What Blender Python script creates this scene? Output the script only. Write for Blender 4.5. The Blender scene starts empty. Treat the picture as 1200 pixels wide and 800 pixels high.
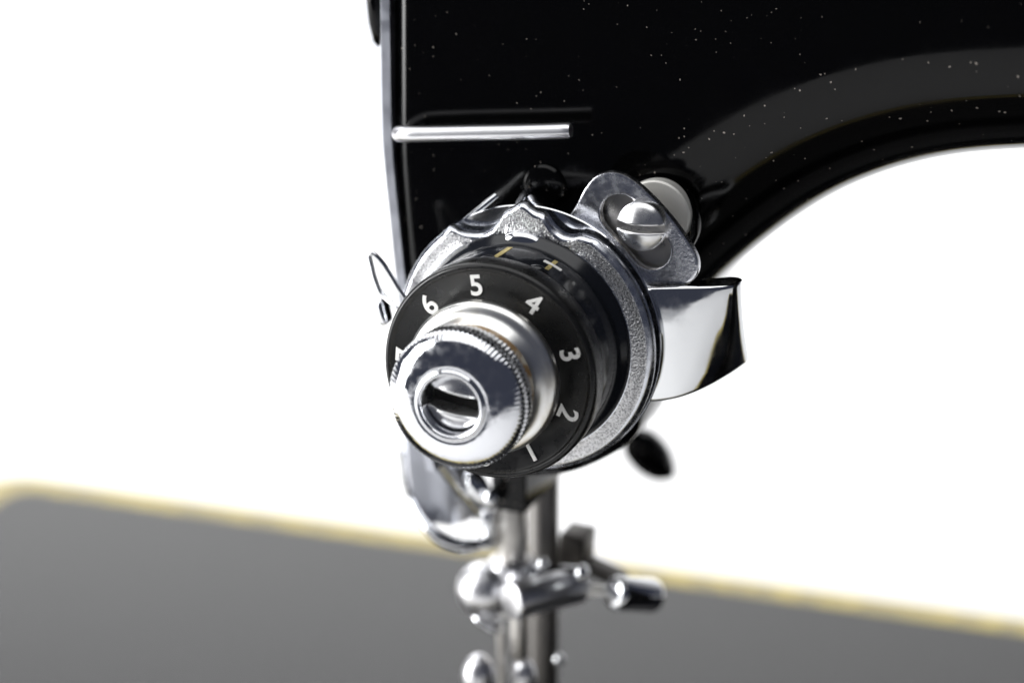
import bpy, bmesh, math, random
from mathutils import Vector, Matrix
random.seed(4)
R = math.radians
S = 0.001                                   # everything below is written in millimetres
scene = bpy.context.scene

# ------------------------------------------------------------------ camera
AZ, EL, DIST = R(20.5), R(18.8), 350.0
T = Vector((0, -10, 0))
CAMV = Vector((math.sin(AZ)*math.cos(EL), -math.cos(AZ)*math.cos(EL), math.sin(EL)))
CAM = T + CAMV*DIST
FWD = -CAMV
RIGHT = Vector((math.cos(AZ), math.sin(AZ), 0))
UP = RIGHT.cross(FWD)
FPX = 3500.0
cd = bpy.data.cameras.new('camera')
cam = bpy.data.objects.new('camera', cd)
scene.collection.objects.link(cam)
cam.matrix_world = Matrix((
    (RIGHT.x, UP.x, -FWD.x, CAM.x*S), (RIGHT.y, UP.y, -FWD.y, CAM.y*S),
    (RIGHT.z, UP.z, -FWD.z, CAM.z*S), (0, 0, 0, 1)))
cd.sensor_width = 36; cd.lens = FPX/1200*36
cd.clip_start = 0.01; cd.clip_end = 20
cd.dof.use_dof = True; cd.dof.focus_distance = 0.342; cd.dof.aperture_fstop = 12.0
scene.camera = cam

# ------------------------------------------------------------------ world, lamps, exposure
w = bpy.data.worlds.new('World'); scene.world = w; w.use_nodes = True
bg = w.node_tree.nodes['Background']
bg.inputs[0].default_value = (0.64, 0.71, 1.0, 1); bg.inputs[1].default_value = 0.055
def area(name, loc, target, sx, sy, radiance, col=(1, 1, 1)):
    l = bpy.data.lights.new(name, 'AREA'); l.shape = 'RECTANGLE'
    l.size = sx*S; l.size_y = sy*S; l.color = col
    l.energy = radiance*math.pi*(sx*S)*(sy*S)
    o = bpy.data.objects.new(name, l); scene.collection.objects.link(o)
    loc = Vector(loc); d = Vector(target)-loc
    o.location = loc*S; o.rotation_euler = d.to_track_quat('-Z', 'Y').to_euler()
    return o
area('softbox_overhead', (-80, 0, 640), (-80, 0, 0), 900, 1000, 1.55)
area('softbox_left', (-560, -300, 120), (0, 0, 0), 230, 620, 14.0)
area('softbox_backdrop', (-560, 430, 380), (-430, 740, -30), 1000, 320, 5.2)
vs = scene.view_settings
vs.view_transform = 'Standard'; vs.look = 'None'; vs.exposure = 0.2; vs.gamma = 1; vs.use_curve_mapping = False
scene.cycles.use_denoising = True
scene.cycles.max_bounces = 10; scene.cycles.glossy_bounces = 6

# ------------------------------------------------------------------ helpers
def P(px, py, Y):
    """point of the plane y=Y (mm) seen at photo pixel px,py -> Vector"""
    d = FWD*FPX + RIGHT*(px-600) - UP*(py-400)
    t = (Y-CAM.y)/d.y
    return CAM + d*t
def PZ(px, py, Z):
    d = FWD*FPX + RIGHT*(px-600) - UP*(py-400)
    t = (Z-CAM.z)/d.z
    return CAM + d*t
def link(name, bm, mat, parent=None, sharp=35, smooth=True):
    bmesh.ops.recalc_face_normals(bm, faces=bm.faces)
    nb = sum(1 for e in bm.edges if len(e.link_faces) == 1)
    if nb: print('OPEN', name, nb)
    me = bpy.data.meshes.new(name); bm.to_mesh(me); bm.free()
    return link_mesh(name, me, mat, parent, sharp, smooth)
def link_mesh(name, me, mat, parent=None, sharp=35, smooth=True):
    for p in me.polygons: p.use_smooth = smooth and not (abs(p.normal.y) > 0.9999 and len(p.vertices) == 3)
    if smooth and sharp: me.set_sharp_from_angle(angle=R(sharp))
    if isinstance(mat, (list, tuple)):
        for m in mat: me.materials.append(m)
    else: me.materials.append(mat)
    # origin at the middle of the piece
    n = len(me.vertices)
    lo = [min(v.co[i] for v in me.vertices) for i in range(3)]
    hi = [max(v.co[i] for v in me.vertices) for i in range(3)]
    c = Vector([(a+b)/2 for a, b in zip(lo, hi)])
    me.transform(Matrix.Translation(-c))
    me.transform(Matrix.Scale(S, 4))
    o = bpy.data.objects.new(name, me); scene.collection.objects.link(o)
    o.matrix_world = Matrix.Translation(c*S)
    if parent:
        o.parent = parent
        o.matrix_parent_inverse = WORLD[parent.name].inverted()
    WORLD[o.name] = Matrix.Translation(c*S)
    return o
WORLD = {}
def lathe(prof, cx, cz, seg=144, rf=None, closed=False):
    """prof: list of (radius, y); revolve round the -Y axis through cx, cz"""
    bm = bmesh.new(); rings = []
    for i, (r, y) in enumerate(prof):
        if r < 1e-6: rings.append([bm.verts.new((cx, y, cz))]); continue
        ring = []
        for k in range(seg):
            a = 2*math.pi*k/seg
            rr = rf(a, i, r, k) if rf else r
            yy = y
            if isinstance(rr, tuple): rr, yy = rr
            ring.append(bm.verts.new((cx+rr*math.cos(a), yy, cz+rr*math.sin(a))))
        rings.append(ring)
    pairs = list(zip(rings, rings[1:]))
    if closed: pairs.append((rings[-1], rings[0]))
    for a, b in pairs:
        for k in range(seg):
            k2 = (k+1) % seg
            if len(a) == 1 and len(b) == 1: continue
            if len(a) == 1: bm.faces.new((a[0], b[k], b[k2]))
            elif len(b) == 1: bm.faces.new((a[k], b[0], a[k2]))
            else: bm.faces.new((a[k], b[k], b[k2], a[k2]))
    return bm
def catmull(pts, n=8, closed=False):
    out = []; m = len(pts)
    rng = range(m if closed else m-1)
    for i in rng:
        if closed: p0, p1, p2, p3 = pts[(i-1) % m], pts[i], pts[(i+1) % m], pts[(i+2) % m]
        else: p0, p1, p2, p3 = pts[max(i-1, 0)], pts[i], pts[i+1], pts[min(i+2, m-1)]
        for k in range(n):
            t = k/n
            out.append(0.5*((2*p1)+(p2-p0)*t+(2*p0-5*p1+4*p2-p3)*t*t+(3*p1-p0-3*p2+p3)*t**3))
    if not closed: out.append(pts[-1].copy())
    return out
def tube(pts, rad, seg=14, bm=None, cap=True, round_end=False):
    """pts: Vectors, rad: number or list"""
    bm = bm or bmesh.new()
    n = len(pts); rad = rad if isinstance(rad, (list, tuple)) else [rad]*n
    up = None; rings = []
    for i, p in enumerate(pts):
        t = (pts[min(i+1, n-1)]-pts[max(i-1, 0)]).normalized()
        if up is None:
            up = t.orthogonal().normalized()
        else:
            up = (up-t*up.dot(t)).normalized()
        b = t.cross(up)
        rings.append([bm.verts.new(p+(up*math.cos(2*math.pi*k/seg)+b*math.sin(2*math.pi*k/seg))*rad[i]) for k in range(seg)])
    for a, b in zip(rings, rings[1:]):
        for k in range(seg): bm.faces.new((a[k], a[(k+1) % seg], b[(k+1) % seg], b[k]))
    if cap:
        bm.faces.new(rings[0][::-1]); bm.faces.new(rings[-1])
    return bm
def rounded_rod(a, b, r, ch=0.3, seg=40, bm=None, k=3):
    """straight cylinder with softly rounded ends"""
    d = (b-a); L = d.length; d.normalize()
    pts, rs = [], []
    for i in range(k+1):
        t = i/k*math.pi/2
        pts.append(a+d*(ch*(1-math.sin(math.pi/2-t)))); rs.append(r-ch+ch*math.sin(t))
    for i in range(k, -1, -1):
        t = i/k*math.pi/2
        pts.append(b-d*(ch*(1-math.sin(math.pi/2-t)))); rs.append(r-ch+ch*math.sin(t))
    # at t=0 the ring sits on the end plane with radius r-ch
    return tube_straight(pts, rs, d, seg, bm)
def tube_straight(pts, rs, d, seg, bm=None):
    bm = bm or bmesh.new()
    u = d.orthogonal().normalized(); v = d.cross(u); rings = []
    for p, r in zip(pts, rs):
        rings.append([bm.verts.new(p+(u*math.cos(2*math.pi*k/seg)+v*math.sin(2*math.pi*k/seg))*r) for k in range(seg)])
    for a, b in zip(rings, rings[1:]):
        for k in range(seg): bm.faces.new((a[k], a[(k+1) % seg], b[(k+1) % seg], b[k]))
    bm.faces.new(rings[0][::-1]); bm.faces.new(rings[-1])
    return bm
def ellipsoid(c, rx, ry, rz, rot=None, bm=None, seg=32):
    bm = bm or bmesh.new()
    m = Matrix.Translation(c) @ (rot.to_4x4() if rot else Matrix()) @ Matrix.Diagonal((rx, ry, rz, 1))
    bmesh.ops.create_uvsphere(bm, u_segments=seg, v_segments=seg//2, radius=1, matrix=m)
    return bm
def box(c, sx, sy, sz, rot=None, bev=0.2, bm=None):
    b2 = bmesh.new()
    m = Matrix.Translation(c) @ (rot.to_4x4() if rot else Matrix()) @ Matrix.Diagonal((sx, sy, sz, 1))
    bmesh.ops.create_cube(b2, size=1, matrix=m)
    if bev: bmesh.ops.bevel(b2, geom=b2.edges[:], offset=bev, segments=3, affect='EDGES', profile=0.5)
    if bm is None: return b2
    me = bpy.data.meshes.new('t'); b2.to_mesh(me); b2.free(); bm.from_mesh(me); bpy.data.meshes.remove(me)
    return bm
def offset_poly(pts, d):
    """inward offset of a closed counter-clockwise list of 2D points by per-point distances"""
    n = len(pts); out = []
    for i in range(n):
        t = (pts[(i+1) % n]-pts[i-1]).normalized()
        nrm = Vector((-t.y, t.x))
        dd = d[i] if isinstance(d, (list, tuple)) else d
        out.append(pts[i]+nrm*dd)
    return out
def area2(p):
    return sum(p[i-1].x*p[i].y-p[i].x*p[i-1].y for i in range(len(p)))/2
def slab(outline, y0, y1, fr, br=0.0, steps=6, yfun=None, margin=0.3):
    """outline: 2D (x,z) points; extruded from y0 (front) to y1, front edge rounded by fr (number or list)"""
    pts = outline if area2(outline) > 0 else outline[::-1]
    if isinstance(fr, list) and pts is not outline: fr = fr[::-1]
    n = len(pts); F = fr if isinstance(fr, list) else [fr]*n
    bm = bmesh.new(); rings = []
    def ring(off, ys):
        q = offset_poly(pts, off)
        return [bm.verts.new((q[i].x, ys[i]+(yfun(q[i].x, q[i].y) if yfun else 0), q[i].y)) for i in range(n)]
    rings.append(ring([f+margin for f in F], [y0]*n))
    for k in range(steps+1):
        a = math.pi/2*k/steps
        rings.append(ring([f*(1-math.sin(a)) for f in F], [y0+f*(1-math.cos(a)) for f in F]))
    if br:
        for k in range(steps, -1, -1):
            a = math.pi/2*k/steps
            rings.append(ring([br*(1-math.sin(a))]*n, [y1-br*(1-math.cos(a))]*n))
        rings.append(ring([br+margin]*n, [y1]*n))
    else: rings.append(ring([0]*n, [y1]*n))
    for a, b in zip(rings, rings[1:]):
        for i in range(n): bm.faces.new((a[i], a[(i+1) % n], b[(i+1) % n], b[i]))
    for L in (rings[0], rings[-1]):
        bmesh.ops.triangle_fill(bm, edges=[bm.edges.get((L[i], L[(i+1) % n])) for i in range(n)], use_beauty=True)
    return bm

# ------------------------------------------------------------------ materials
def mat(name, col, rough, metal=0.0, bumps=(), coat=0.0, spec=0.5, col2=None, cscale=600, cth=(0.45, 0.6), rough_var=0.0, rscale=400, aniso=None):
    m = bpy.data.materials.new(name); m.use_nodes = True
    nt = m.node_tree; b = nt.nodes['Principled BSDF']
    b.inputs['Base Color'].default_value = (*col, 1); b.inputs['Roughness'].default_value = rough
    b.inputs['Metallic'].default_value = metal; b.inputs['Specular IOR Level'].default_value = spec
    b.inputs['Coat Weight'].default_value = coat; b.inputs['Coat Roughness'].default_value = 0.03
    tc = nt.nodes.new('ShaderNodeNewGeometry')
    prev = None
    for sc, strength, dist, det in bumps:
        n = nt.nodes.new('ShaderNodeTexNoise'); n.inputs['Scale'].default_value = sc; n.inputs['Detail'].default_value = det
        nt.links.new(tc.outputs['Position'], n.inputs['Vector'])
        bp = nt.nodes.new('ShaderNodeBump'); bp.inputs['Strength'].default_value = strength; bp.inputs['Distance'].default_value = dist*S
        nt.links.new(n.outputs[0], bp.inputs['Height'])
        if prev: nt.links.new(prev.outputs[0], bp.inputs['Normal'])
        prev = bp
    if prev: nt.links.new(prev.outputs[0], b.inputs['Normal'])
    if col2:
        n = nt.nodes.new('ShaderNodeTexNoise'); n.inputs['Scale'].default_value = cscale; n.inputs['Detail'].default_value = 5
        nt.links.new(tc.outputs['Position'], n.inputs['Vector'])
        r = nt.nodes.new('ShaderNodeMapRange'); r.inputs[1].default_value = cth[0]; r.inputs[2].default_value = cth[1]
        nt.links.new(n.outputs[0], r.inputs[0])
        mx = nt.nodes.new('ShaderNodeMix'); mx.data_type = 'RGBA'
        mx.inputs[6].default_value = (*col, 1); mx.inputs[7].default_value = (*col2, 1)
        nt.links.new(r.outputs[0], mx.inputs[0]); nt.links.new(mx.outputs[2], b.inputs['Base Color'])
    if rough_var:
        n = nt.nodes.new('ShaderNodeTexNoise'); n.inputs['Scale'].default_value = rscale; n.inputs['Detail'].default_value = 6
        nt.links.new(tc.outputs['Position'], n.inputs['Vector'])
        r = nt.nodes.new('ShaderNodeMapRange'); r.inputs[1].default_value = 0.35; r.inputs[2].default_value = 0.65
        r.inputs[3].default_value = max(rough-rough_var, 0.02); r.inputs[4].default_value = rough+rough_var
        nt.links.new(n.outputs[0], r.inputs[0]); nt.links.new(r.outputs[0], b.inputs['Roughness'])
    return m
def add_dust(m, scale=620, size=0.24, density=0.5, colour=(0.85, 0.8, 0.75), patch=18):
    """dust specks: small dots in some cells of a voronoi"""
    nt = m.node_tree; b = nt.nodes['Principled BSDF']
    tc = nt.nodes.new('ShaderNodeNewGeometry')
    v = nt.nodes.new('ShaderNodeTexVoronoi'); v.inputs['Scale'].default_value = scale
    nz = nt.nodes.new('ShaderNodeTexNoise'); nz.inputs['Scale'].default_value = 2500
    nt.links.new(tc.outputs['Position'], nz.inputs['Vector'])
    addv = nt.nodes.new('ShaderNodeVectorMath'); addv.operation = 'MULTIPLY_ADD'
    addv.inputs[1].default_value = (0.0004,)*3
    nt.links.new(nz.outputs[1], addv.inputs[0]); nt.links.new(tc.outputs['Position'], addv.inputs[2])
    nt.links.new(addv.outputs[0], v.inputs['Vector'])
    sep = nt.nodes.new('ShaderNodeSeparateColor'); nt.links.new(v.outputs['Color'], sep.inputs[0])
    # size per cell
    big = nt.nodes.new('ShaderNodeMath'); big.operation = 'MULTIPLY'; big.inputs[1].default_value = size
    nt.links.new(sep.outputs[1], big.inputs[0])
    lt = nt.nodes.new('ShaderNodeMath'); lt.operation = 'LESS_THAN'
    nt.links.new(v.outputs['Distance'], lt.inputs[0]); nt.links.new(big.outputs[0], lt.inputs[1])
    pn = nt.nodes.new('ShaderNodeTexNoise'); pn.inputs['Scale'].default_value = patch
    nt.links.new(tc.outputs['Position'], pn.inputs['Vector'])
    pr = nt.nodes.new('ShaderNodeMapRange'); pr.inputs[1].default_value = 0.38; pr.inputs[2].default_value = 0.66
    pr.inputs[3].default_value = 0.05; pr.inputs[4].default_value = density
    nt.links.new(pn.outputs[0], pr.inputs[0])
    lt2 = nt.nodes.new('ShaderNodeMath'); lt2.operation = 'LESS_THAN'
    nt.links.new(sep.outputs[0], lt2.inputs[0]); nt.links.new(pr.outputs[0], lt2.inputs[1])
    mu = nt.nodes.new('ShaderNodeMath'); mu.operation = 'MULTIPLY'
    nt.links.new(lt.outputs[0], mu.inputs[0]); nt.links.new(lt2.outputs[0], mu.inputs[1])
    mx = nt.nodes.new('ShaderNodeMix'); mx.data_type = 'RGBA'
    if b.inputs['Base Color'].links: nt.links.new(b.inputs['Base Color'].links[0].from_socket, mx.inputs[6])
    else: mx.inputs[6].default_value = b.inputs['Base Color'].default_value
    mx.inputs[7].default_value = (*colour, 1)
    nt.links.new(mu.outputs[0], mx.inputs[0]); nt.links.new(mx.outputs[2], b.inputs['Base Color'])
    return m
ENAMEL = add_dust(mat('black_enamel', (0.0013, 0.0013, 0.0014), 0.10, spec=0.22, bumps=((80, 0.25, 0.06, 1), (330, 0.35, 0.022, 2), (1500, 0.05, 0.01, 3)), rough_var=0.03, rscale=200), 1700, 0.25, 0.3, (0.30, 0.27, 0.24))
add_dust(ENAMEL, 900, 0.14, 0.2, (0.45, 0.40, 0.35), 30)
BED = mat('black_enamel_bed', (0.003, 0.003, 0.0035), 0.12, spec=0.38, bumps=((60, 0.1, 0.04, 1),))
CHROME = mat('polished_chrome', (0.83, 0.84, 0.86), 0.07, 1, bumps=((500, 0.06, 0.03, 3), (3000, 0.05, 0.01, 2)), rough_var=0.04)
SCUFF = mat('scuffed_chrome', (0.76, 0.78, 0.83), 0.24, 1, bumps=((900, 0.12, 0.02, 4), (3500, 0.15, 0.015, 3)), rough_var=0.07, rscale=900)
STIPPLE = mat('stippled_steel', (0.80, 0.80, 0.81), 0.34, 1, bumps=((4800, 1.0, 0.10, 2),), col2=(0.36, 0.36, 0.37), cscale=4600, cth=(0.5, 0.57))
FACEP = mat('brushed_face_plate', (0.69, 0.71, 0.77), 0.33, 1, bumps=((1800, 0.08, 0.02, 3),), rough_var=0.05)
PALE = mat('pale_washer', (0.72, 0.71, 0.67), 0.5, 0.4, bumps=((1200, 0.1, 0.02, 3),))
BRUSH = mat('bright_turned_steel', (0.88, 0.88, 0.88), 0.3, 1, bumps=((2200, 0.25, 0.03, 3),), rough_var=0.06)
PLATE = mat('pitted_plate', (0.82, 0.83, 0.87), 0.24, 1, bumps=((4200, 0.5, 0.04, 2), (500, 0.12, 0.05, 3)), rough_var=0.06, rscale=1200)
KNOB = mat('worn_knob_chrome', (0.84, 0.85, 0.88), 0.12, 1, bumps=((900, 0.4, 0.06, 5),), rough_var=0.08, rscale=1100)
COLLAR = mat('collar_nickel', (0.88, 0.88, 0.86), 0.3, 1, bumps=((900, 0.1, 0.02, 3),), col2=(0.62, 0.56, 0.45), cscale=260, cth=(0.5, 0.8))
TARNISH = mat('brown_tarnish', (0.35, 0.22, 0.10), 0.5, 0.6, bumps=((2500, 0.3, 0.03, 3),), col2=(0.7, 0.65, 0.55), cscale=500)
STEEL = mat('grey_steel', (0.60, 0.58, 0.55), 0.34, 1, bumps=((1500, 0.08, 0.02, 3),), rough_var=0.08)
DARKST = mat('dark_steel', (0.07, 0.065, 0.06), 0.35, 1, bumps=((1500, 0.1, 0.02, 3),))
BAKE = add_dust(mat('black_dial', (0.009, 0.009, 0.009), 0.3, spec=0.42, bumps=((1800, 0.08, 0.02, 3),), rough_var=0.06, rscale=700), 900, 0.1, 0.12)
DRUM = add_dust(mat('black_drum', (0.008, 0.009, 0.012), 0.16, bumps=((1200, 0.06, 0.02, 3),)), 700, 0.12, 0.2, (0.7, 0.7, 0.7))
WHITEP = mat('white_fill', (0.90, 0.89, 0.86), 0.5, bumps=((3000, 0.2, 0.02, 2),), col2=(0.5, 0.47, 0.43), cscale=2200, cth=(0.6, 0.75))
GOLDP = mat('gold_fill', (0.62, 0.50, 0.20), 0.4, 0.2, col2=(0.35, 0.28, 0.10), cscale=2500, cth=(0.45, 0.65))
GOLDD = mat('gold_decal', (0.60, 0.48, 0.13), 0.35, 0.1, col2=(0.36, 0.30, 0.13), cscale=260, cth=(0.42, 0.58))
BARST = mat('worn_bar_steel', (0.22, 0.21, 0.20), 0.42, 1, bumps=((1500, 0.08, 0.02, 3),))
BENTCH = mat('bent_chrome', (0.80, 0.81, 0.82), 0.09, 1, bumps=((140, 0.35, 0.25, 2), (900, 0.1, 0.02, 3)), rough_var=0.05, rscale=500)
SOFTCH = mat('soft_chrome', (0.88, 0.88, 0.90), 0.33, 1, bumps=((500, 0.06, 0.03, 3),))
HOLE = mat('dark_hole', (0.01, 0.008, 0.006), 0.6)
PAPER = mat('white_paper', (0.88, 0.88, 0.88), 0.8, bumps=((300, 0.03, 0.1, 3),))

# ------------------------------------------------------------------ the setting
BEDZ, TABZ = -88.0, -128.0
bm = bmesh.new(); prof = [(-330, TABZ)] + [(y, TABZ) for y in (-100, 100, 300)]
for k in range(1, 17):
    a = math.pi/2*k/16
    prof.append((600+300*math.sin(a), TABZ+300*(1-math.cos(a))))
prof.append((900, 900))
rows = [[bm.verts.new((x, y, z)) for (y, z) in prof] for x in (-900, -300, 300, 900)]
for a, b in zip(rows, rows[1:]):
    for k in range(len(prof)-1): bm.faces.new((a[k], b[k], b[k+1], a[k+1]))
bd = link('white_backdrop', bm, PAPER)
bd['kind'] = 'structure'

# ------------------------------------------------------------------ the sewing machine
root = bpy.data.objects.new('sewing_machine', None); scene.collection.objects.link(root)
root.location = Vector((40, 40, TABZ))*S; root.empty_display_size = 0.02
WORLD[root.name] = Matrix.Translation(Vector((40, 40, TABZ))*S)
root['label'] = 'glossy black vintage sewing machine with chrome numbered tension dial, needle bar and gold edged bed'
root['category'] = 'sewing machine'
def V2(v): return Vector((v.x, v.z))

# body casting: head, arm and pillar in one outline
ol = []   # (px, py, fillet)
left = [(463, -260), (463, -100), (463, 0), (463, 90), (463, 160), (465, 205), (469, 260), (473, 305), (478, 350), (484, 400), (492, 450), (500, 500), (512, 535)]
bottom = [(530, 548), (560, 552)]
side = [(765, 497), (775, 468), (785, 425), (806, 382), (835, 340)]
arch = [(880, 291), (930, 250), (985, 217), (1040, 197), (1095, 184), (1150, 177), (1220, 173), (1300, 171), (1400, 171)]
pts, fr = [], []
for x, y in left: pts.append(V2(P(x, y, 2))); fr.append(2.8)
for x, y in bottom: pts.append(V2(P(x, y, 3))); fr.append(3.0)
for (x, y), yy in (((660, 546), 6), ((708, 530), 7)): pts.append(V2(P(x, y, yy))); fr.append(3.0)
for i, ((x, y), yy) in enumerate(zip(side, (7, 11, 14, 18, 25))): pts.append(V2(P(x, y, yy))); fr.append((3, 4, 6, 9, 13)[i])
for (x, y), yy in zip(arch, (32, 25, 20, 17, 15.5, 15, 15, 15, 15)): pts.append(V2(P(x, y, yy))); fr.append(17.0)
ex = pts[-1]
for dx, dz, f in ((14, -1, 17), (24, -5, 15), (31, -12, 12), (35, -22, 8), (36, -40, 5), (36, -60, 3), (36, -80, 3), (36.5, -100, 3)):
    pts.append(Vector((ex.x+dx, ex.y+dz))); fr.append(f)
bx_ = ex.x+36.5; tz = pts[0].y
pts += [Vector((bx_+1, BEDZ+6)), Vector((bx_+4, BEDZ)), Vector((bx_+12, BEDZ-1)), Vector((bx_+40, BEDZ-1)), Vector((bx_+52, BEDZ)), Vector((bx_+57, BEDZ+6)), Vector((bx_+58, BEDZ+30)),
        Vector((bx_+58, 0)), Vector((bx_+58, tz-25)), Vector((bx_+52, tz-6)), Vector((bx_+30, tz+2)), Vector((bx_-30, tz+3)), Vector((20, tz+5)), Vector((pts[0].x+10, tz+5)), Vector((pts[0].x+3, tz+3))]
fr += [2.2]*15
sm = catmull([Vector((p.x, p.y, f)) for p, f in zip(pts, fr)], 5, True)
rs_, acc = [], 0.0
for a, b in zip(sm, sm[1:]+sm[:1]):
    d = (Vector((a.x, a.y))-Vector((b.x, b.y))).length
    while acc < d: rs_.append(a.lerp(b, acc/d)); acc += 1.0
    acc -= d
sm = rs_
for _ in range(10): sm = [(sm[k-1]+2*sm[k]+sm[(k+1) % len(sm)])/4 for k in range(len(sm))]
pts2 = [Vector((v.x, v.y)) for v in sm]; fr2 = [max(v.z, 1.5) for v in sm]
bmb = slab(pts2, 0, 46, fr2, 2.0, steps=14, margin=0.5)
zt, zb = P(880, 291, 32).z, P(757, 493, 9).z          # the lower end of the head is thinner than the arm
for v in bmb.verts:
    if v.co.x < 60 and v.co.y > 6:
        t = min(max((v.co.z-zb)/(zt-zb), 0), 1)
        v.co.y = 6+(v.co.y-6)*(0.12+0.88*t**1.3)
body = link('machine_body', bmb, ENAMEL, root, sharp=50)

# face plate: a thin chrome cover on the left end, bulging away from it
bm = bmesh.new(); rows = []
zs = [P(460, y, 0).z for y in (-260, -160, -80, 0, 60, 120, 160, 205, 260, 305, 350, 400, 450, 500, 545)]
xs = [P(x, 200, 0.3).x for x in (450, 450, 450, 450, 450, 450, 450.5, 453, 458, 462, 467, 472, 480, 488, 498)]
bul = [3, 6.5, 8.2, 8.6, 8.4, 8.0, 7.4, 6.4, 4.5, 3.0, 2.4, 2.0, 1.6, 1.2, .6]
TH = 1.25
sect = [(TH, 0.3), (0.15, 0.25), (0.0, 0.5), (0, 1.2), (-0.05, 2.2), ('b', 0.25, 4.5), ('b', 0.6, 8), ('b', 0.9, 12), ('b', 1.0, 17), ('b', 1.0, 24), ('b', 0.9, 30), ('b', 0.6, 35), ('b', 0.2, 40), (0, 45), (TH, 45)]
zz = catmull([Vector((z, x, b)) for z, x, b in zip(zs, xs, bul)], 4)
for v in zz:
    row = []
    for s in sect:
        if s[0] == 'b': row.append(bm.verts.new((v.y-v.z*s[1], s[2], v.x)))
        else: row.append(bm.verts.new((v.y+s[0], s[1]-0.6, v.x)))
    rows.append(row)
for a, b in zip(rows, rows[1:]):
    n = len(a)
    for k in range(n): bm.faces.new((a[k], a[(k+1) % n], b[(k+1) % n], b[k]))
link('face_plate', bm, FACEP, root, sharp=40)
lug = tube([P(439, -30, 4), P(439, 0, 4), P(440.5, 25, 4), P(444, 46, 5), P(449, 58, 6)], [1.1, 1.0, 0.9, .75, .3], 20)
link('side_lug', lug, ENAMEL, root)

# thread guide wire across the head
pth = [P(482, 158, 1.5), P(474, 158, -0.5), P(468.5, 157, -2.0), P(470, 157.5, -3.3), P(478, 157.5, -3.9), P(500, 157, -4), P(560, 155.8, -4.05), P(620, 154.7, -4.05), P(669, 153.2, -4)]
c = catmull(pth, 8)
rad = [0.93]*(len(c)-1)+[0.82]
g = link('thread_guide_wire', tube(c, rad, 24), SOFTCH, root, sharp=45)

# ---------------------------------------------------------------- tension assembly (axis along -Y)
C0 = P(612, 402, -10); CX, CZ = C0.x, C0.z
def polar(px, py, Y):
    p = P(px, py, Y); return math.atan2(p.z-CZ, p.x-CX), math.hypot(p.x-CX, p.z-CZ)
# boss behind the discs and rear disc
link('tension_boss', lathe([(0, 1), (9.5, 1), (9.5, -6.6), (0, -6.6)], CX, CZ), DARKST, root)
link('rear_disc', lathe([(4, -6.4), (14.6, -6.4), (15.5, -6.9), (15.95, -7.35), (16.0, -7.55), (15.9, -7.7), (15.2, -7.6), (12, -7.2), (4, -7.2)], CX+0.35, CZ+0.15, 192), CHROME, root)
cont = [(527.5, 263), (531, 266.5), (535, 269.5), (544, 272.5), (557.5, 273.5), (568, 272), (577, 266.5), (584.5, 257.5), (588, 250), (592, 246), (599.5, 243.5), (607, 238), (613, 236.5), (619, 242), (626.5, 248), (637, 251), (640, 256), (644.5, 263.5), (652, 271), (659.5, 276), (670, 277.5), (679, 275.5)]
pc = sorted([polar(x, y, -9.6) for x, y in cont])
a0, a1 = pc[0][0], pc[-1][0]
R0 = 16.0
def Rout(a):
    if a > math.pi: a -= 2*math.pi
    if a < a0-0.12 or a > a1+0.12: return R0
    if a < a0: t = (a0-a)/0.12; return pc[0][1]*(1-t)+R0*t
    if a > a1: t = (a-a1)/0.12; return pc[-1][1]*(1-t)+R0*t
    for (b, r), (b2, r2) in zip(pc, pc[1:]):
        if b <= a <= b2: t = (a-b)/(b2-b+1e-9); return r*(1-t)+r2*t
    return R0
NS = 480
RT = [Rout(2*math.pi*k/NS) for k in range(NS)]
for _ in range(3): RT = [(RT[k-1]+2*RT[k]+RT[(k+1) % NS])/4 for k in range(NS)]
# bevel inset profile: (distance inside the edge, y)
gp = [(0.12, -8.2), (0.0, -8.6), (0.02, -8.9), (0.18, -9.3), (0.45, -9.62), (0.75, -9.8), (1.0, -9.82)]
prof = [(1, y) for d, y in gp]+[(14.0, -9.8), (13.75, -9.84), (13.45, -9.95), (13.2, -9.98), (12.0, -9.95), (11.0, -9.9), (11.0, -7.9)]
def rf(a, i, r, k):
    if i < len(gp):
        bev = gp[i][0]*(1.0 if abs(RT[k]-R0) < 0.05 and i < 99 else 0.75)
        return RT[k]-bev
    if i == len(gp): return RT[k]-1.3
    return min(r, RT[k]-2.3)
bm = lathe(prof, CX, CZ, NS, rf, closed=True)
o = link('scalloped_thread_guard', bm, [SCUFF, STIPPLE], root, sharp=60)
cen = Vector((CX, CZ)); ctr = WORLD[o.name].translation/S
for p in o.data.polygons:
    q = p.center/S+ctr; rr = math.hypot(q.x-CX, q.z-CZ); a = math.atan2(q.z-CZ, q.x-CX) % (2*math.pi)
    if rr < RT[int(a/(2*math.pi)*NS) % NS]-0.7 and 13.4 < rr and p.normal.y < -0.3: p.material_index = 1
# chrome bump on the guard, beside the drum
b0 = P(612, 291, -10.2)
link('pressed_dome', ellipsoid(b0, 2.9, 1.0, 2.0), CHROME, root)
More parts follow.
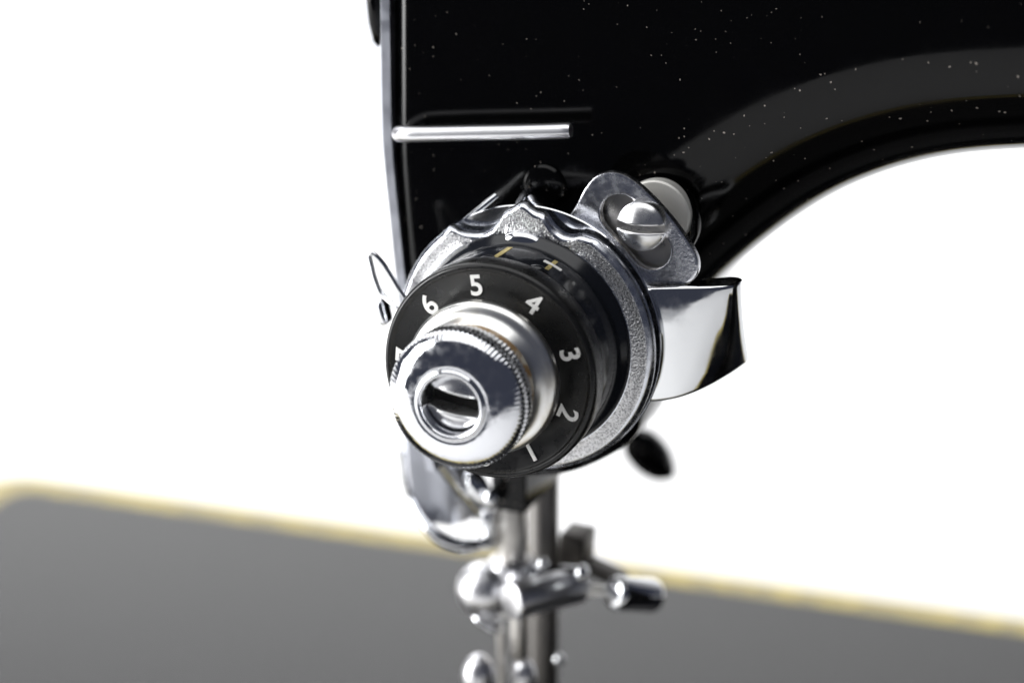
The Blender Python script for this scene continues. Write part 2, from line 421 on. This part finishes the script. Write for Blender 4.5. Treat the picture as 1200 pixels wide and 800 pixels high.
# drum with its marks
drum = link('indicator_drum', lathe([(13.35, -10.0), (13.2, -10.35), (12.75, -10.9), (12.3, -11.5), (12.15, -12.2), (12.15, -16.4), (12.05, -16.7), (11.6, -16.8), (11.6, -19.2), (0, -19.2)], CX, CZ, 160), DRUM, root)
def drum_strip(a_c, half, y0, y1, r=12.17, t=0.05, lean=0.0):
    bm = bmesh.new(); n = 6
    g1, g2 = [], []
    for k in range(n+1):
        u = -half+2*half*k/n
        for lst, y, sg in ((g1, y0, 0), (g2, y1, lean)):
            a = a_c+u+sg
            lst.append([bm.verts.new((CX+rr*math.cos(a), y, CZ+rr*math.sin(a))) for rr in (r-0.1, r+t)])
    for k in range(n):
        bm.faces.new((g1[k][1], g1[k+1][1], g2[k+1][1], g2[k][1]))
        bm.faces.new((g1[k][0], g1[k+1][0], g1[k+1][1], g1[k][1]))
        bm.faces.new((g2[k][0], g2[k+1][0], g2[k+1][1], g2[k][1]))
    for k in (0, n): bm.faces.new((g1[k][0], g1[k][1], g2[k][1], g2[k][0]))
    return bm
def ang(px, py, Y): return polar(px, py, Y)[0]
am = ang(593, 296, -13.4)
link('index_line', drum_strip(am, 0.028, -11.2, -16.3, lean=0.03), GOLDP, drum, smooth=False)
ap = ang(647, 312, -13)
link('plus_sign', drum_strip(ap, 0.02, -12.0, -15.3), GOLDP, drum, smooth=False)
link('plus_sign', drum_strip(ap-0.01, 0.095, -13.2, -13.75, r=12.18), WHITEP, drum, smooth=False)
for px, py in ((575, 303), (631, 313)):
    a = ang(px, py, -15.5)
    link('stop_notch', ellipsoid(Vector((CX+12.0*math.cos(a), -16.1, CZ+12.0*math.sin(a))), 1.0, 0.7, 0.5), DRUM, drum)
# dial
dial = link('number_dial', lathe([(0, -17.5), (12.2, -17.5), (12.75, -17.8), (12.9, -18.3), (12.9, -20.5), (12.75, -20.95), (12.45, -21.15), (12.15, -21.1), (12.0, -20.85), (11.85, -20.75), (8.0, -20.75), (0, -20.75)], CX, CZ, 192), BAKE, root, sharp=50)
def numeral(ch, px, py, size=2.45):
    cu = bpy.data.curves.new('txt', 'FONT'); cu.body = ch; cu.size = size*1.38; cu.align_x = 'CENTER'; cu.align_y = 'CENTER'
    cu.extrude = 0.07; cu.offset = 0.065*size/2.7; cu.resolution_u = 6
    to = bpy.data.objects.new('txt', cu); scene.collection.objects.link(to)
    dg = bpy.context.evaluated_depsgraph_get()
    me = bpy.data.meshes.new_from_object(to.evaluated_get(dg))
    bpy.data.objects.remove(to); bpy.data.curves.remove(cu)
    xs_ = [v.co.x for v in me.vertices]; ys_ = [v.co.y for v in me.vertices]
    cxm, cym = (min(xs_)+max(xs_))/2, (min(ys_)+max(ys_))/2
    a = polar(px, py, -20.8)[0]; rr = 10.3
    # text x -> tangent (clockwise), text y -> outward
    out = Vector((math.cos(a), 0, math.sin(a))); tan = Vector((math.sin(a), 0, -math.cos(a)))
    base = Vector((CX, -20.81, CZ))+out*rr
    M = Matrix.Translation(base) @ Matrix((
        (tan.x, out.x, 0, 0), (0, 0, -1, 0), (tan.z, out.z, 0, 0), (0, 0, 0, 1)))
    me.transform(M @ Matrix.Translation((-cxm, -cym, 0)))
    me.name = 'numeral'
    o = link_mesh('numeral', me, WHITEP, dial, smooth=False)
    o['label'] = 'white numeral '+ch
for ch, px, py in (('5', 558, 335), ('6', 497, 350), ('7', 456, 412), ('4', 623, 359), ('3', 665, 416), ('2', 664, 484), ('1', 625, 534), ('0', 568, 553)):
    numeral(ch, px, py)
# nut: smooth skirt, neck, knurled head
nut = link('tension_nut', lathe([(3.2, -21.0), (8.3, -20.8), (8.4, -22.1), (8.95, -22.3), (9.15, -22.6), (9.15, -23.1), (9.0, -23.6), (8.7, -23.95), (8.3, -24.1), (8.0, -24.2), (7.5, -24.8), (7.1, -25.5), (6.9, -26.3), (6.9, -28.2), (4.2, -28.2)], CX, CZ, 160), COLLAR, root, sharp=55)
link('tarnish_ring', lathe([(6.95, -24.9), (7.15, -25.6), (7.1, -26.6), (6.92, -27.4)], CX, CZ, 120), TARNISH, nut)
hp = P(622.5, 466, -24.5)
link('set_hole', lathe([(0, -24.85), (0.5, -24.85), (0.62, -24.7), (0.62, -23.9)], hp.x, hp.z, 24), HOLE, nut)
NT = 90
kp = [(6.6, -28.0), (7.5, -27.9), (7.9, -28.15), (8.12, -28.5), (8.15, -30.6), (8.0, -31.1), (7.7, -31.55), (7.2, -31.95), (6.5, -32.35), (5.7, -32.65), (4.9, -32.8), (4.35, -32.85), (4.2, -32.8), (4.12, -32.9), (4.05, -33.1), (3.85, -33.2), (3.6, -33.15), (3.45, -32.9), (3.4, -31.8), (3.35, -29.5)]
amp = [0, .05, .14, .14, .14, .09, .03] + [0]*30
def krf(a, i, r, k):
    ph = (k % 6)/6.0
    tooth = 0.5-0.5*math.cos(2*math.pi*ph)
    return r-amp[i]*tooth
link('knurled_head', lathe(kp, CX, CZ, NT*6, krf), KNOB, nut, sharp=70)
# split stud in the bore
def half_stud(sgn):
    rr = 3.3; slot = 1.12; tilt = R(-9)
    prof2 = []
    a_s = math.asin(slot/rr)
    for k in range(25):
        a = a_s+(math.pi-2*a_s)*k/24; prof2.append(Vector((rr*math.cos(a), sgn*rr*math.sin(a))))
    if sgn < 0: prof2 = prof2[::-1]
    ct, st = math.cos(tilt), math.sin(tilt)
    prof2 = [Vector((CX+p.x*ct-p.y*st, CZ+p.x*st+p.y*ct)) for p in prof2]
    # subdivide the straight side
    a, b = prof2[-1], prof2[0]
    prof2 += [a.lerp(b, t/8) for t in range(1, 8)]
    return slab(prof2, -32.6, -22, 0.35, steps=4, yfun=lambda x, z: 0.10*((x-CX)**2+(z-CZ)**2), margin=0.3)
link('split_stud', half_stud(1), BRUSH, nut, sharp=40)
link('split_stud', half_stud(-1), BRUSH, nut, sharp=40)
link('bore_floor', lathe([(0, -29.4), (3.38, -29.4), (3.38, -29.0), (0, -29.0)], CX, CZ, 48), HOLE, nut)

# check spring loop left of the dial
pth = [P(482, 370, -12), P(470, 362, -12), P(457, 353.5, -11.5), P(446, 342, -11), P(439.5, 327, -11), P(435.5, 311, -11), P(433, 300, -11), P(434.5, 297, -11), P(438, 297.5, -11), P(448, 308, -11), P(458, 323, -11), P(467, 338, -11), P(480, 356, -11)]
c = catmull(pth, 8); link('check_spring', tube(c, 0.32, 12), CHROME, root)
p0 = P(450, 364, -8)
link('spring_stop', box(p0, 1.1, 2.4, 3.2, Matrix.Rotation(R(-12), 3, 'Y'), 0.5), CHROME, root)
# pin rising from behind the guard
a_, b_ = P(520, 283, -8), P(583, 229.5, -5)
pp = [a_.lerp(b_, t/6) for t in range(7)]
link('guide_pin', tube(pp, [0.62]*6+[0.5], 20), CHROME, root, sharp=60)
link('guide_stud', lathe([(0, -0.75), (1.8, -0.73), (2.3, -0.6), (2.55, -0.3), (2.6, 0.5)], P(632, 222, -2).x, P(632, 222, -2).z, 48), ENAMEL, root)
pp = catmull([P(606, 243, -6), P(612, 232, -4.5), P(617, 226, -3), P(622, 224, -1)], 5)
link('spring_end', tube(pp, 0.45, 12), SCUFF, root)
pp = catmull([P(622, 232, -4), P(628, 240, -5), P(636, 247, -6.5), P(644, 252, -7)], 5)
link('spring_end', tube(pp, 0.5, 12), SCUFF, root)

# slotted thread guide plate, upper right
YP = -5.6
outl = [(640, 268), (657, 261), (667, 252), (676, 239), (684, 223), (694, 210), (704, 204), (716, 202), (730, 205), (746, 215), (765, 232), (785, 254), (803, 278), (814, 296), (818, 308), (817, 320), (810, 330), (799, 337), (785, 340), (765, 338), (740, 335), (710, 325), (670, 300)]
o2 = catmull([V2(P(x, y, YP)) .to_3d() for x, y in outl], 5, True); o2 = [Vector((v.x, v.y)) for v in o2]
if area2(o2) < 0: o2 = o2[::-1]
A, B = V2(P(727, 252, YP)), V2(P(762, 292, YP)); ax = (B-A).normalized(); nn = Vector((-ax.y, ax.x)); sr = 2.45
slot = []
for k in range(17):
    t = math.pi*k/16; slot.append(A - ax*sr*math.sin(t) + nn*sr*math.cos(t))
for k in range(1, 4): slot.append((A-nn*sr).lerp(B-nn*sr, k/4))
for k in range(17):
    t = math.pi*k/16; slot.append(B + ax*sr*math.sin(t) - nn*sr*math.cos(t))
for k in range(1, 4): slot.append((B+nn*sr).lerp(A+nn*sr, k/4))
if area2(slot) < 0: slot = slot[::-1]
bm = bmesh.new(); TP = 0.9
def ringv(pts, y): return [bm.verts.new((p.x, y, p.y)) for p in pts]
er = 0.22
O = [ringv(offset_poly(o2, er+.15), YP), ringv(offset_poly(o2, er), YP), ringv(offset_poly(o2, er*.3), YP+er*.3), ringv(o2, YP+er), ringv(o2, YP+TP)]
I = [ringv(offset_poly(slot, -er-.15), YP), ringv(offset_poly(slot, -er), YP), ringv(offset_poly(slot, -er*.3), YP+er*.3), ringv(slot, YP+er), ringv(slot, YP+TP)]
for L in (O, I):
    for a, b in zip(L, L[1:]):
        n = len(a)
        for i in range(n): bm.faces.new((a[i], a[(i+1) % n], b[(i+1) % n], b[i]))
for Lo, Li in ((O[0], I[0]), (O[-1], I[-1])):
    es = []
    for L in (Lo, Li):
        for i in range(len(L)):
            e = bm.edges.get((L[i], L[(i+1) % len(L)])); es.append(e)
    r = bmesh.ops.triangle_fill(bm, edges=es, use_beauty=True)
big = [e for e in bm.edges if e.calc_length() > 1.2]
for _ in range(3):
    big = [e for e in bm.edges if e.calc_length() > 1.3 and abs(e.verts[0].co.y-e.verts[1].co.y) < .01]
    if big: bmesh.ops.subdivide_edges(bm, edges=big, cuts=1)
    bmesh.ops.triangulate(bm, faces=[f for f in bm.faces if len(f.verts) > 4])
link('slotted_guide_plate', bm, PLATE, root, sharp=40)
# its screw
wq = []
for k in range(40):
    t = 2*math.pi*k/40; wq.append((A+B)/2+ax*5.6*math.cos(t)+nn*3.6*math.sin(t))
link('slot_washer', slab(wq, -4.0, -3.2, 0.2, steps=3, margin=.2), STEEL, root)
sc_ = P(748, 268, -7.8); rs = 2.95
def cap_half(sgn, gap=0.42, tilt=R(-1)):
    a_s = math.asin(gap/rs); q = []
    for k in range(33):
        a = a_s+(math.pi-2*a_s)*k/32; q.append(Vector((rs*math.cos(a), sgn*rs*math.sin(a))))
    if sgn < 0: q = q[::-1]
    q = q + [q[-1].lerp(q[0], t/8) for t in range(1, 8)]
    ct, st = math.cos(tilt), math.sin(tilt)
    cc = Vector((0, -0.55)) 
    q = [Vector((sc_.x+p.x*ct-p.y*st, sc_.z+p.x*st+p.y*ct)) for p in q]
    return q
screw = link('guide_screw', lathe([(0, -6.8), (2.9, -6.8), (2.95, -6.5), (2.95, -5.5), (1.4, -5.4), (1.4, 0.5)], sc_.x, sc_.z, 64), STEEL, root)
for sg, zoff in ((1, 0), (-1, 0)):
    q = cap_half(sg)
    bmh = slab(q, -8.2, -6.75, 0.25, steps=4, yfun=lambda x, z: 0.15*((x-sc_.x)**2+(z-sc_.z)**2)-0.1, margin=0.35)
    link('screw_half', bmh, BRUSH, screw, sharp=40)
# recess with a bright seat behind the plate
rc = P(768, 258, -0.5)
link('recess_ring', lathe([(5.3, 0.6), (5.3, -0.3), (5.0, -0.75), (4.6, -0.8), (4.35, -0.4), (4.3, 0.2)], rc.x, rc.z, 72), ENAMEL, root)
rc2 = P(768, 252, -2)
link('recess_seat', lathe([(0, -1.9), (3.9, -1.9), (4.1, -1.7), (4.1, 0.2)], rc2.x, rc2.z, 64), PALE, root)

# curled chrome thread guard at the right
bm = bmesh.new()
tl, bl = P(757, 338, -6.6), P(749, 472, -6.6)
tr, br = P(876, 338, -6.6), P(876, 443, -6.6)
prof3 = [(-3.5, 0.3), (-2.0, 0.15), (0.0, 0.1), (3, 0.35), (5.5, 0.85), (7.0, 1.35), (8.2, 1.95), (9.2, 2.6), (9.9, 3.5), (10.2, 4.5), (10.0, 5.3), (9.3, 5.8), (8.5, 5.6), (7.7, 5.0), (6.8, 4.5), (5.6, 4.3)]
sp = catmull([Vector((a, b, 0)) for a, b in prof3], 5)
L = 11.35; rows = []
H = 15
KS = [-0.012, 0.0, 0.012, 0.03] + [0.03+0.94*i/8 for i in range(1, 8)] + [0.972, 0.986, 0.996, 1.003, 1.004]
KY = [0.3, 0.12, 0.03, 0.0] + [0]*7 + [0.0, 0.05, 0.15, 0.30, 0.42]
def plate_z(u):
    t = max(min(u/L, 1), -0.5)
    top = tl.z+(P(876, 334, -3).z-tl.z)*t + (0.25*math.sin(math.pi*max(t, 0)))
    bot = bl.z+(br.z-bl.z)*(max(t, 0)**1.6 if t > 0 else t*0.3)
    return top, bot
outer, inner = [], []
for i, p in enumerate(sp):
    t = (sp[min(i+1, len(sp)-1)]-sp[max(i-1, 0)]).normalized()
    nrm = Vector((-t.y, t.x, 0))
    top, bot = plate_z(p.x)
    for lst, off in ((outer, 0), (inner, 0.45)):
        q = p+nrm*off
        lst.append([bm.verts.new((tl.x+q.x, -7.1+q.y+(KY[k] if off == 0 else 0)+1.7*(1-math.cos(1.2*KS[k]))+0.07*max(q.x-3.5, 0)**2*max(KS[k], 0)**1.5, top+(bot-top)*KS[k])) for k in range(H+1)])
for lst in (outer, inner):
    for a, b in zip(lst, lst[1:]):
        for k in range(H): bm.faces.new((a[k], b[k], b[k+1], a[k+1]))
for k in (0, H):
    for i in range(len(outer)-1): bm.faces.new((outer[i][k], outer[i+1][k], inner[i+1][k], inner[i][k]))
for i in (0, -1):
    for k in range(H): bm.faces.new((outer[i][k], outer[i][k+1], inner[i][k+1], inner[i][k]))
link('curled_thread_guard', bm, BENTCH, root, sharp=50)

# ---------------------------------------------------------------- needle and presser bars below the head
YB = 15.0
def rod(px0, px1, py0, py1, Y, m, name, parent=root, ch=0.2):
    a = P((px0+px1)/2, py0, Y); b = P((px0+px1)/2, py1, Y); b.x = a.x; 
    r = (P(px1, py0, Y)-P(px0, py0, Y)).length/2
    return link(name, rounded_rod(a, b, r, ch), m, parent, sharp=50)
nk = [P(575, 535, 12), P(616, 535, 12), P(616, 597, 12), P(575, 597, 12)]
nz = [Vector((v.x, v.z)) for v in nk]; nz[2].x = nz[1].x = (nz[1].x+nz[2].x)/2; nz[0].x = nz[3].x
nz[0].y = nz[1].y = nz[0].y+4; nz[2].y = nz[3].y
rq = []
for a, b in zip(nz, nz[1:]+nz[:1]): rq += [a.lerp(b, t) for t in (0.06, .3, .5, .7, .94)]
link('needle_bar_boss', slab(rq, 12, 25.5, 0.4, steps=4, margin=0.2), ENAMEL, root)
rod(583, 616, 580, 664, YB, STEEL, 'needle_bar')
pa = P(636.5, 560, YB+9); pr = (P(654, 600, YB+9)-P(619, 600, YB+9)).length/2
pb = Vector((pa.x, pa.y, BEDZ+4)); pbar = link('presser_bar', rounded_rod(pa, pb, pr, 0.3), BARST, root, sharp=50)
link('bracket_block', box(P(676, 640, YB+10), 3.6, 5, 4.8, Matrix.Rotation(R(4), 3, 'Y'), 0.3), DARKST, root)
link('bracket_foot', box(P(706, 668, YB+12), 6.5, 4, 1.4, Matrix.Rotation(R(18), 3, 'Y'), 0.5), DARKST, root)
# needle clamp
clamp = link('needle_clamp', ellipsoid(P(569, 691, YB-2), 3.9, 3.4, 3.9, Matrix.Rotation(R(15), 3, 'Y')), SOFTCH, root)
ca, cb = P(598, 704, YB-7), P(678, 684, YB+2)
link('clamp_barrel', rounded_rod(ca, cb, 2.45, 0.4, 40), SOFTCH, clamp)
link('clamp_barrel', rounded_rod(P(616, 672, YB), P(684, 673, YB+1), 1.2, 0.3, 30), CHROME, clamp)
link('clamp_ring', rounded_rod(P(600, 654, YB), Vector((P(600, 654, YB).x, YB, P(600, 716, YB).z)), 3.2, 0.6, 40), SOFTCH, clamp)
link('clamp_bead', ellipsoid(P(636, 660, YB-3), 0.8, 0.8, 0.8), CHROME, clamp)
link('clamp_bead', ellipsoid(P(682, 671, YB-2), 0.9, 1.2, 1.2), CHROME, clamp)
d0, d1 = P(676, 690, YB+1), P(722, 693, YB+1)
link('clamp_screw_shaft', rounded_rod(d0, d1, 0.75, 0.1, 24), COLLAR, clamp)
link('clamp_screw', rounded_rod(P(718, 694, YB), P(768, 697, YB+6), 2.25, 0.8, 40), CHROME, clamp)
link('clamp_lip', ellipsoid(P(572, 728, YB-2), 2.5, 1.6, 0.9, Matrix.Rotation(R(25), 3, 'Y')), CHROME, clamp)
rod(598, 617, 712, 770, YB-2, STEEL, 'needle_shank')
a, b = P(586, 732, YB-2), P(588, 810, YB-2)
nb = Vector((b.x, b.y, BEDZ+3)); link('needle', tube([a, b, nb], [0.55, 0.45, 0.2], 14), STEEL, root)
link('foot_thumb_screw', ellipsoid(P(561, 792, YB-6), 2.2, 2.2, 3.2), SOFTCH, root)
link('foot_clamp', ellipsoid(P(614, 794, YB-2), 1.7, 1.7, 2.8), SOFTCH, root)
link('foot_clamp_bead', ellipsoid(P(655, 772, YB+4), 0.8, 0.8, 0.8), CHROME, root)
# presser foot resting on the bed, below the frame
fz = BEDZ+1.2; ft = bmesh.new()
for dx in (-3.2, 3.2): box(Vector((pb.x+dx, YB-6, fz)), 4.2, 22, 1.4, None, 0.4, ft)
box(Vector((pb.x, YB+5, fz+2.5)), 7, 5, 6, None, 0.5, ft)
link('presser_foot', ft, CHROME, root)
# lifter lever behind
lv = [P(738, 500, 45), P(743, 512, 60), P(756, 527, 62), P(766, 538, 63), P(778, 549, 64), P(787, 556, 64), P(791, 559, 64)]
lv = [P(712, 470, 45), P(735, 495, 60)]+lv[1:]
link('lifter_lever', tube(catmull(lv, 6), [1.0]*6+[1.0]*3+[0.95+0.3*i for i in range(6)]+[2.75, 2.85, 2.95, 3.0, 3.0, 3.0, 3.0, 3.0, 2.95, 2.9, 2.8, 2.7, 2.6, 2.5, 2.35, 2.2, 2.1, 1.9, 1.7, 1.5, 1.3, 1.1, .9, .7, .5, .4, .3, .2, .2, .2, .2][:len(catmull(lv, 6))-15], 20), ENAMEL, root)

# thread guide parts behind and below the knob, left
bm = bmesh.new()
L1 = [P(466, 500, 12), P(468, 530, 12), P(473, 562, 12), P(480, 588, 12), P(488, 599, 12)]
L2 = [P(556, 500, 16), P(556, 530, 16), P(556, 560, 16), P(556, 590, 16), P(556, 606, 16)]
rows = []
for a, b in zip(catmull(L1, 4), catmull(L2, 4)):
    row = []
    for k in range(13):
        t = k/12; q = a.lerp(b, t); q.y -= 4.0*math.sin(math.pi*t)+0.8*math.sin(math.pi*3*t); row.append(q)
    rows.append(row)
va = [[bm.verts.new(q) for q in r] for r in rows]; vb = [[bm.verts.new(q+Vector((0, 0.8, 0))) for q in r] for r in rows]
n, m_ = len(rows), 13
for g_ in (va, vb):
    for i in range(n-1):
        for k in range(m_-1): bm.faces.new((g_[i][k], g_[i][k+1], g_[i+1][k+1], g_[i+1][k]))
for i in (0, n-1):
    for k in range(m_-1): bm.faces.new((va[i][k], va[i][k+1], vb[i][k+1], vb[i][k]))
for k in (0, m_-1):
    for i in range(n-1): bm.faces.new((va[i][k], va[i+1][k], vb[i+1][k], vb[i][k]))
link('face_plate_tail', bm, FACEP, root)
pth = [P(470, 530, 10), P(477, 570, 10), P(490, 600, 9), P(506, 622, 8), P(524, 634, 8), P(546, 639, 9), (P(572, 634, 12))]
c = catmull(pth, 6); n = len(c)
link('lower_thread_guide', tube(c, [0.45+0.5*math.sin(math.pi*min(1, max(0, (i/n-0.25)/0.8))) for i in range(n)], 20), CHROME, root)
link('guide_rod', tube([P(512, 540, 9), P(536, 572, 11), P(562, 604, 13)], [0.75, .75, .7], 20), CHROME, root)
link('guide_lug', ellipsoid(P(560, 572, 12), 1.6, 1.4, 3.0, Matrix.Rotation(R(-25), 3, 'Y')), CHROME, root)
link('guide_bead', ellipsoid(P(575, 585, 10), 1.0, 1.0, 1.5), CHROME, root)
rod(563, 581, 597, 640, 13, CHROME, 'guide_sleeve')

# ---------------------------------------------------------------- bed
e0, e1 = PZ(0, 562, BEDZ), PZ(1150, 730, BEDZ)
YE = (e0.y+e1.y)/2+3
print('BED EDGE', e0, e1)
x0, x1 = e0.x-3.2, 260
def rrect(xa, xb, ya, yb_, r, n=10):
    out = []
    for (cx, cy, s) in ((xb-r, yb_-r, 0), (xa+r, yb_-r, 90), (xa+r, ya+r, 180), (xb-r, ya+r, 270)):
        for k in range(n+1):
            a = R(s+90*k/n); out.append(Vector((cx+r*math.cos(a), cy+r*math.sin(a))))
    return out
def flat(outline, z0, z1, fr_, name, m, steps=5):
    # outline in x,y ; build with slab() in x,z then turn
    b_ = slab(outline, 0, z0-z1, fr_, steps=steps, margin=0.3)
    for v in b_.verts:
        x, y, z = v.co; v.co = (x, z, z0-y)
    return b_
YF = -52
bed = link('bed', flat(rrect(x0, x1, YF, YE+2.2, 9), BEDZ, BEDZ-12, 1.2, 'bed', BED), BED, root)
bm = bmesh.new()
ra, rb = rrect(x0+1.0, x1-1, YF+1, YE+1.0, 8.5), rrect(x0+8, x1-8, YF+8, YE-4.6, 4.6)
va = [bm.verts.new((p.x, p.y, BEDZ+0.02)) for p in ra]; vb = [bm.verts.new((p.x, p.y, BEDZ+0.02)) for p in rb]
for i in range(len(va)): bm.faces.new((va[i], va[(i+1) % len(va)], vb[(i+1) % len(va)], vb[i]))
link('gold_border', bm, GOLDD, bed, smooth=False)
link('bed_base', flat(rrect(x0+6, x1-6, YF+6, YE-4, 8), BEDZ-12, TABZ, 0.5, 'b', ENAMEL), ENAMEL, root)
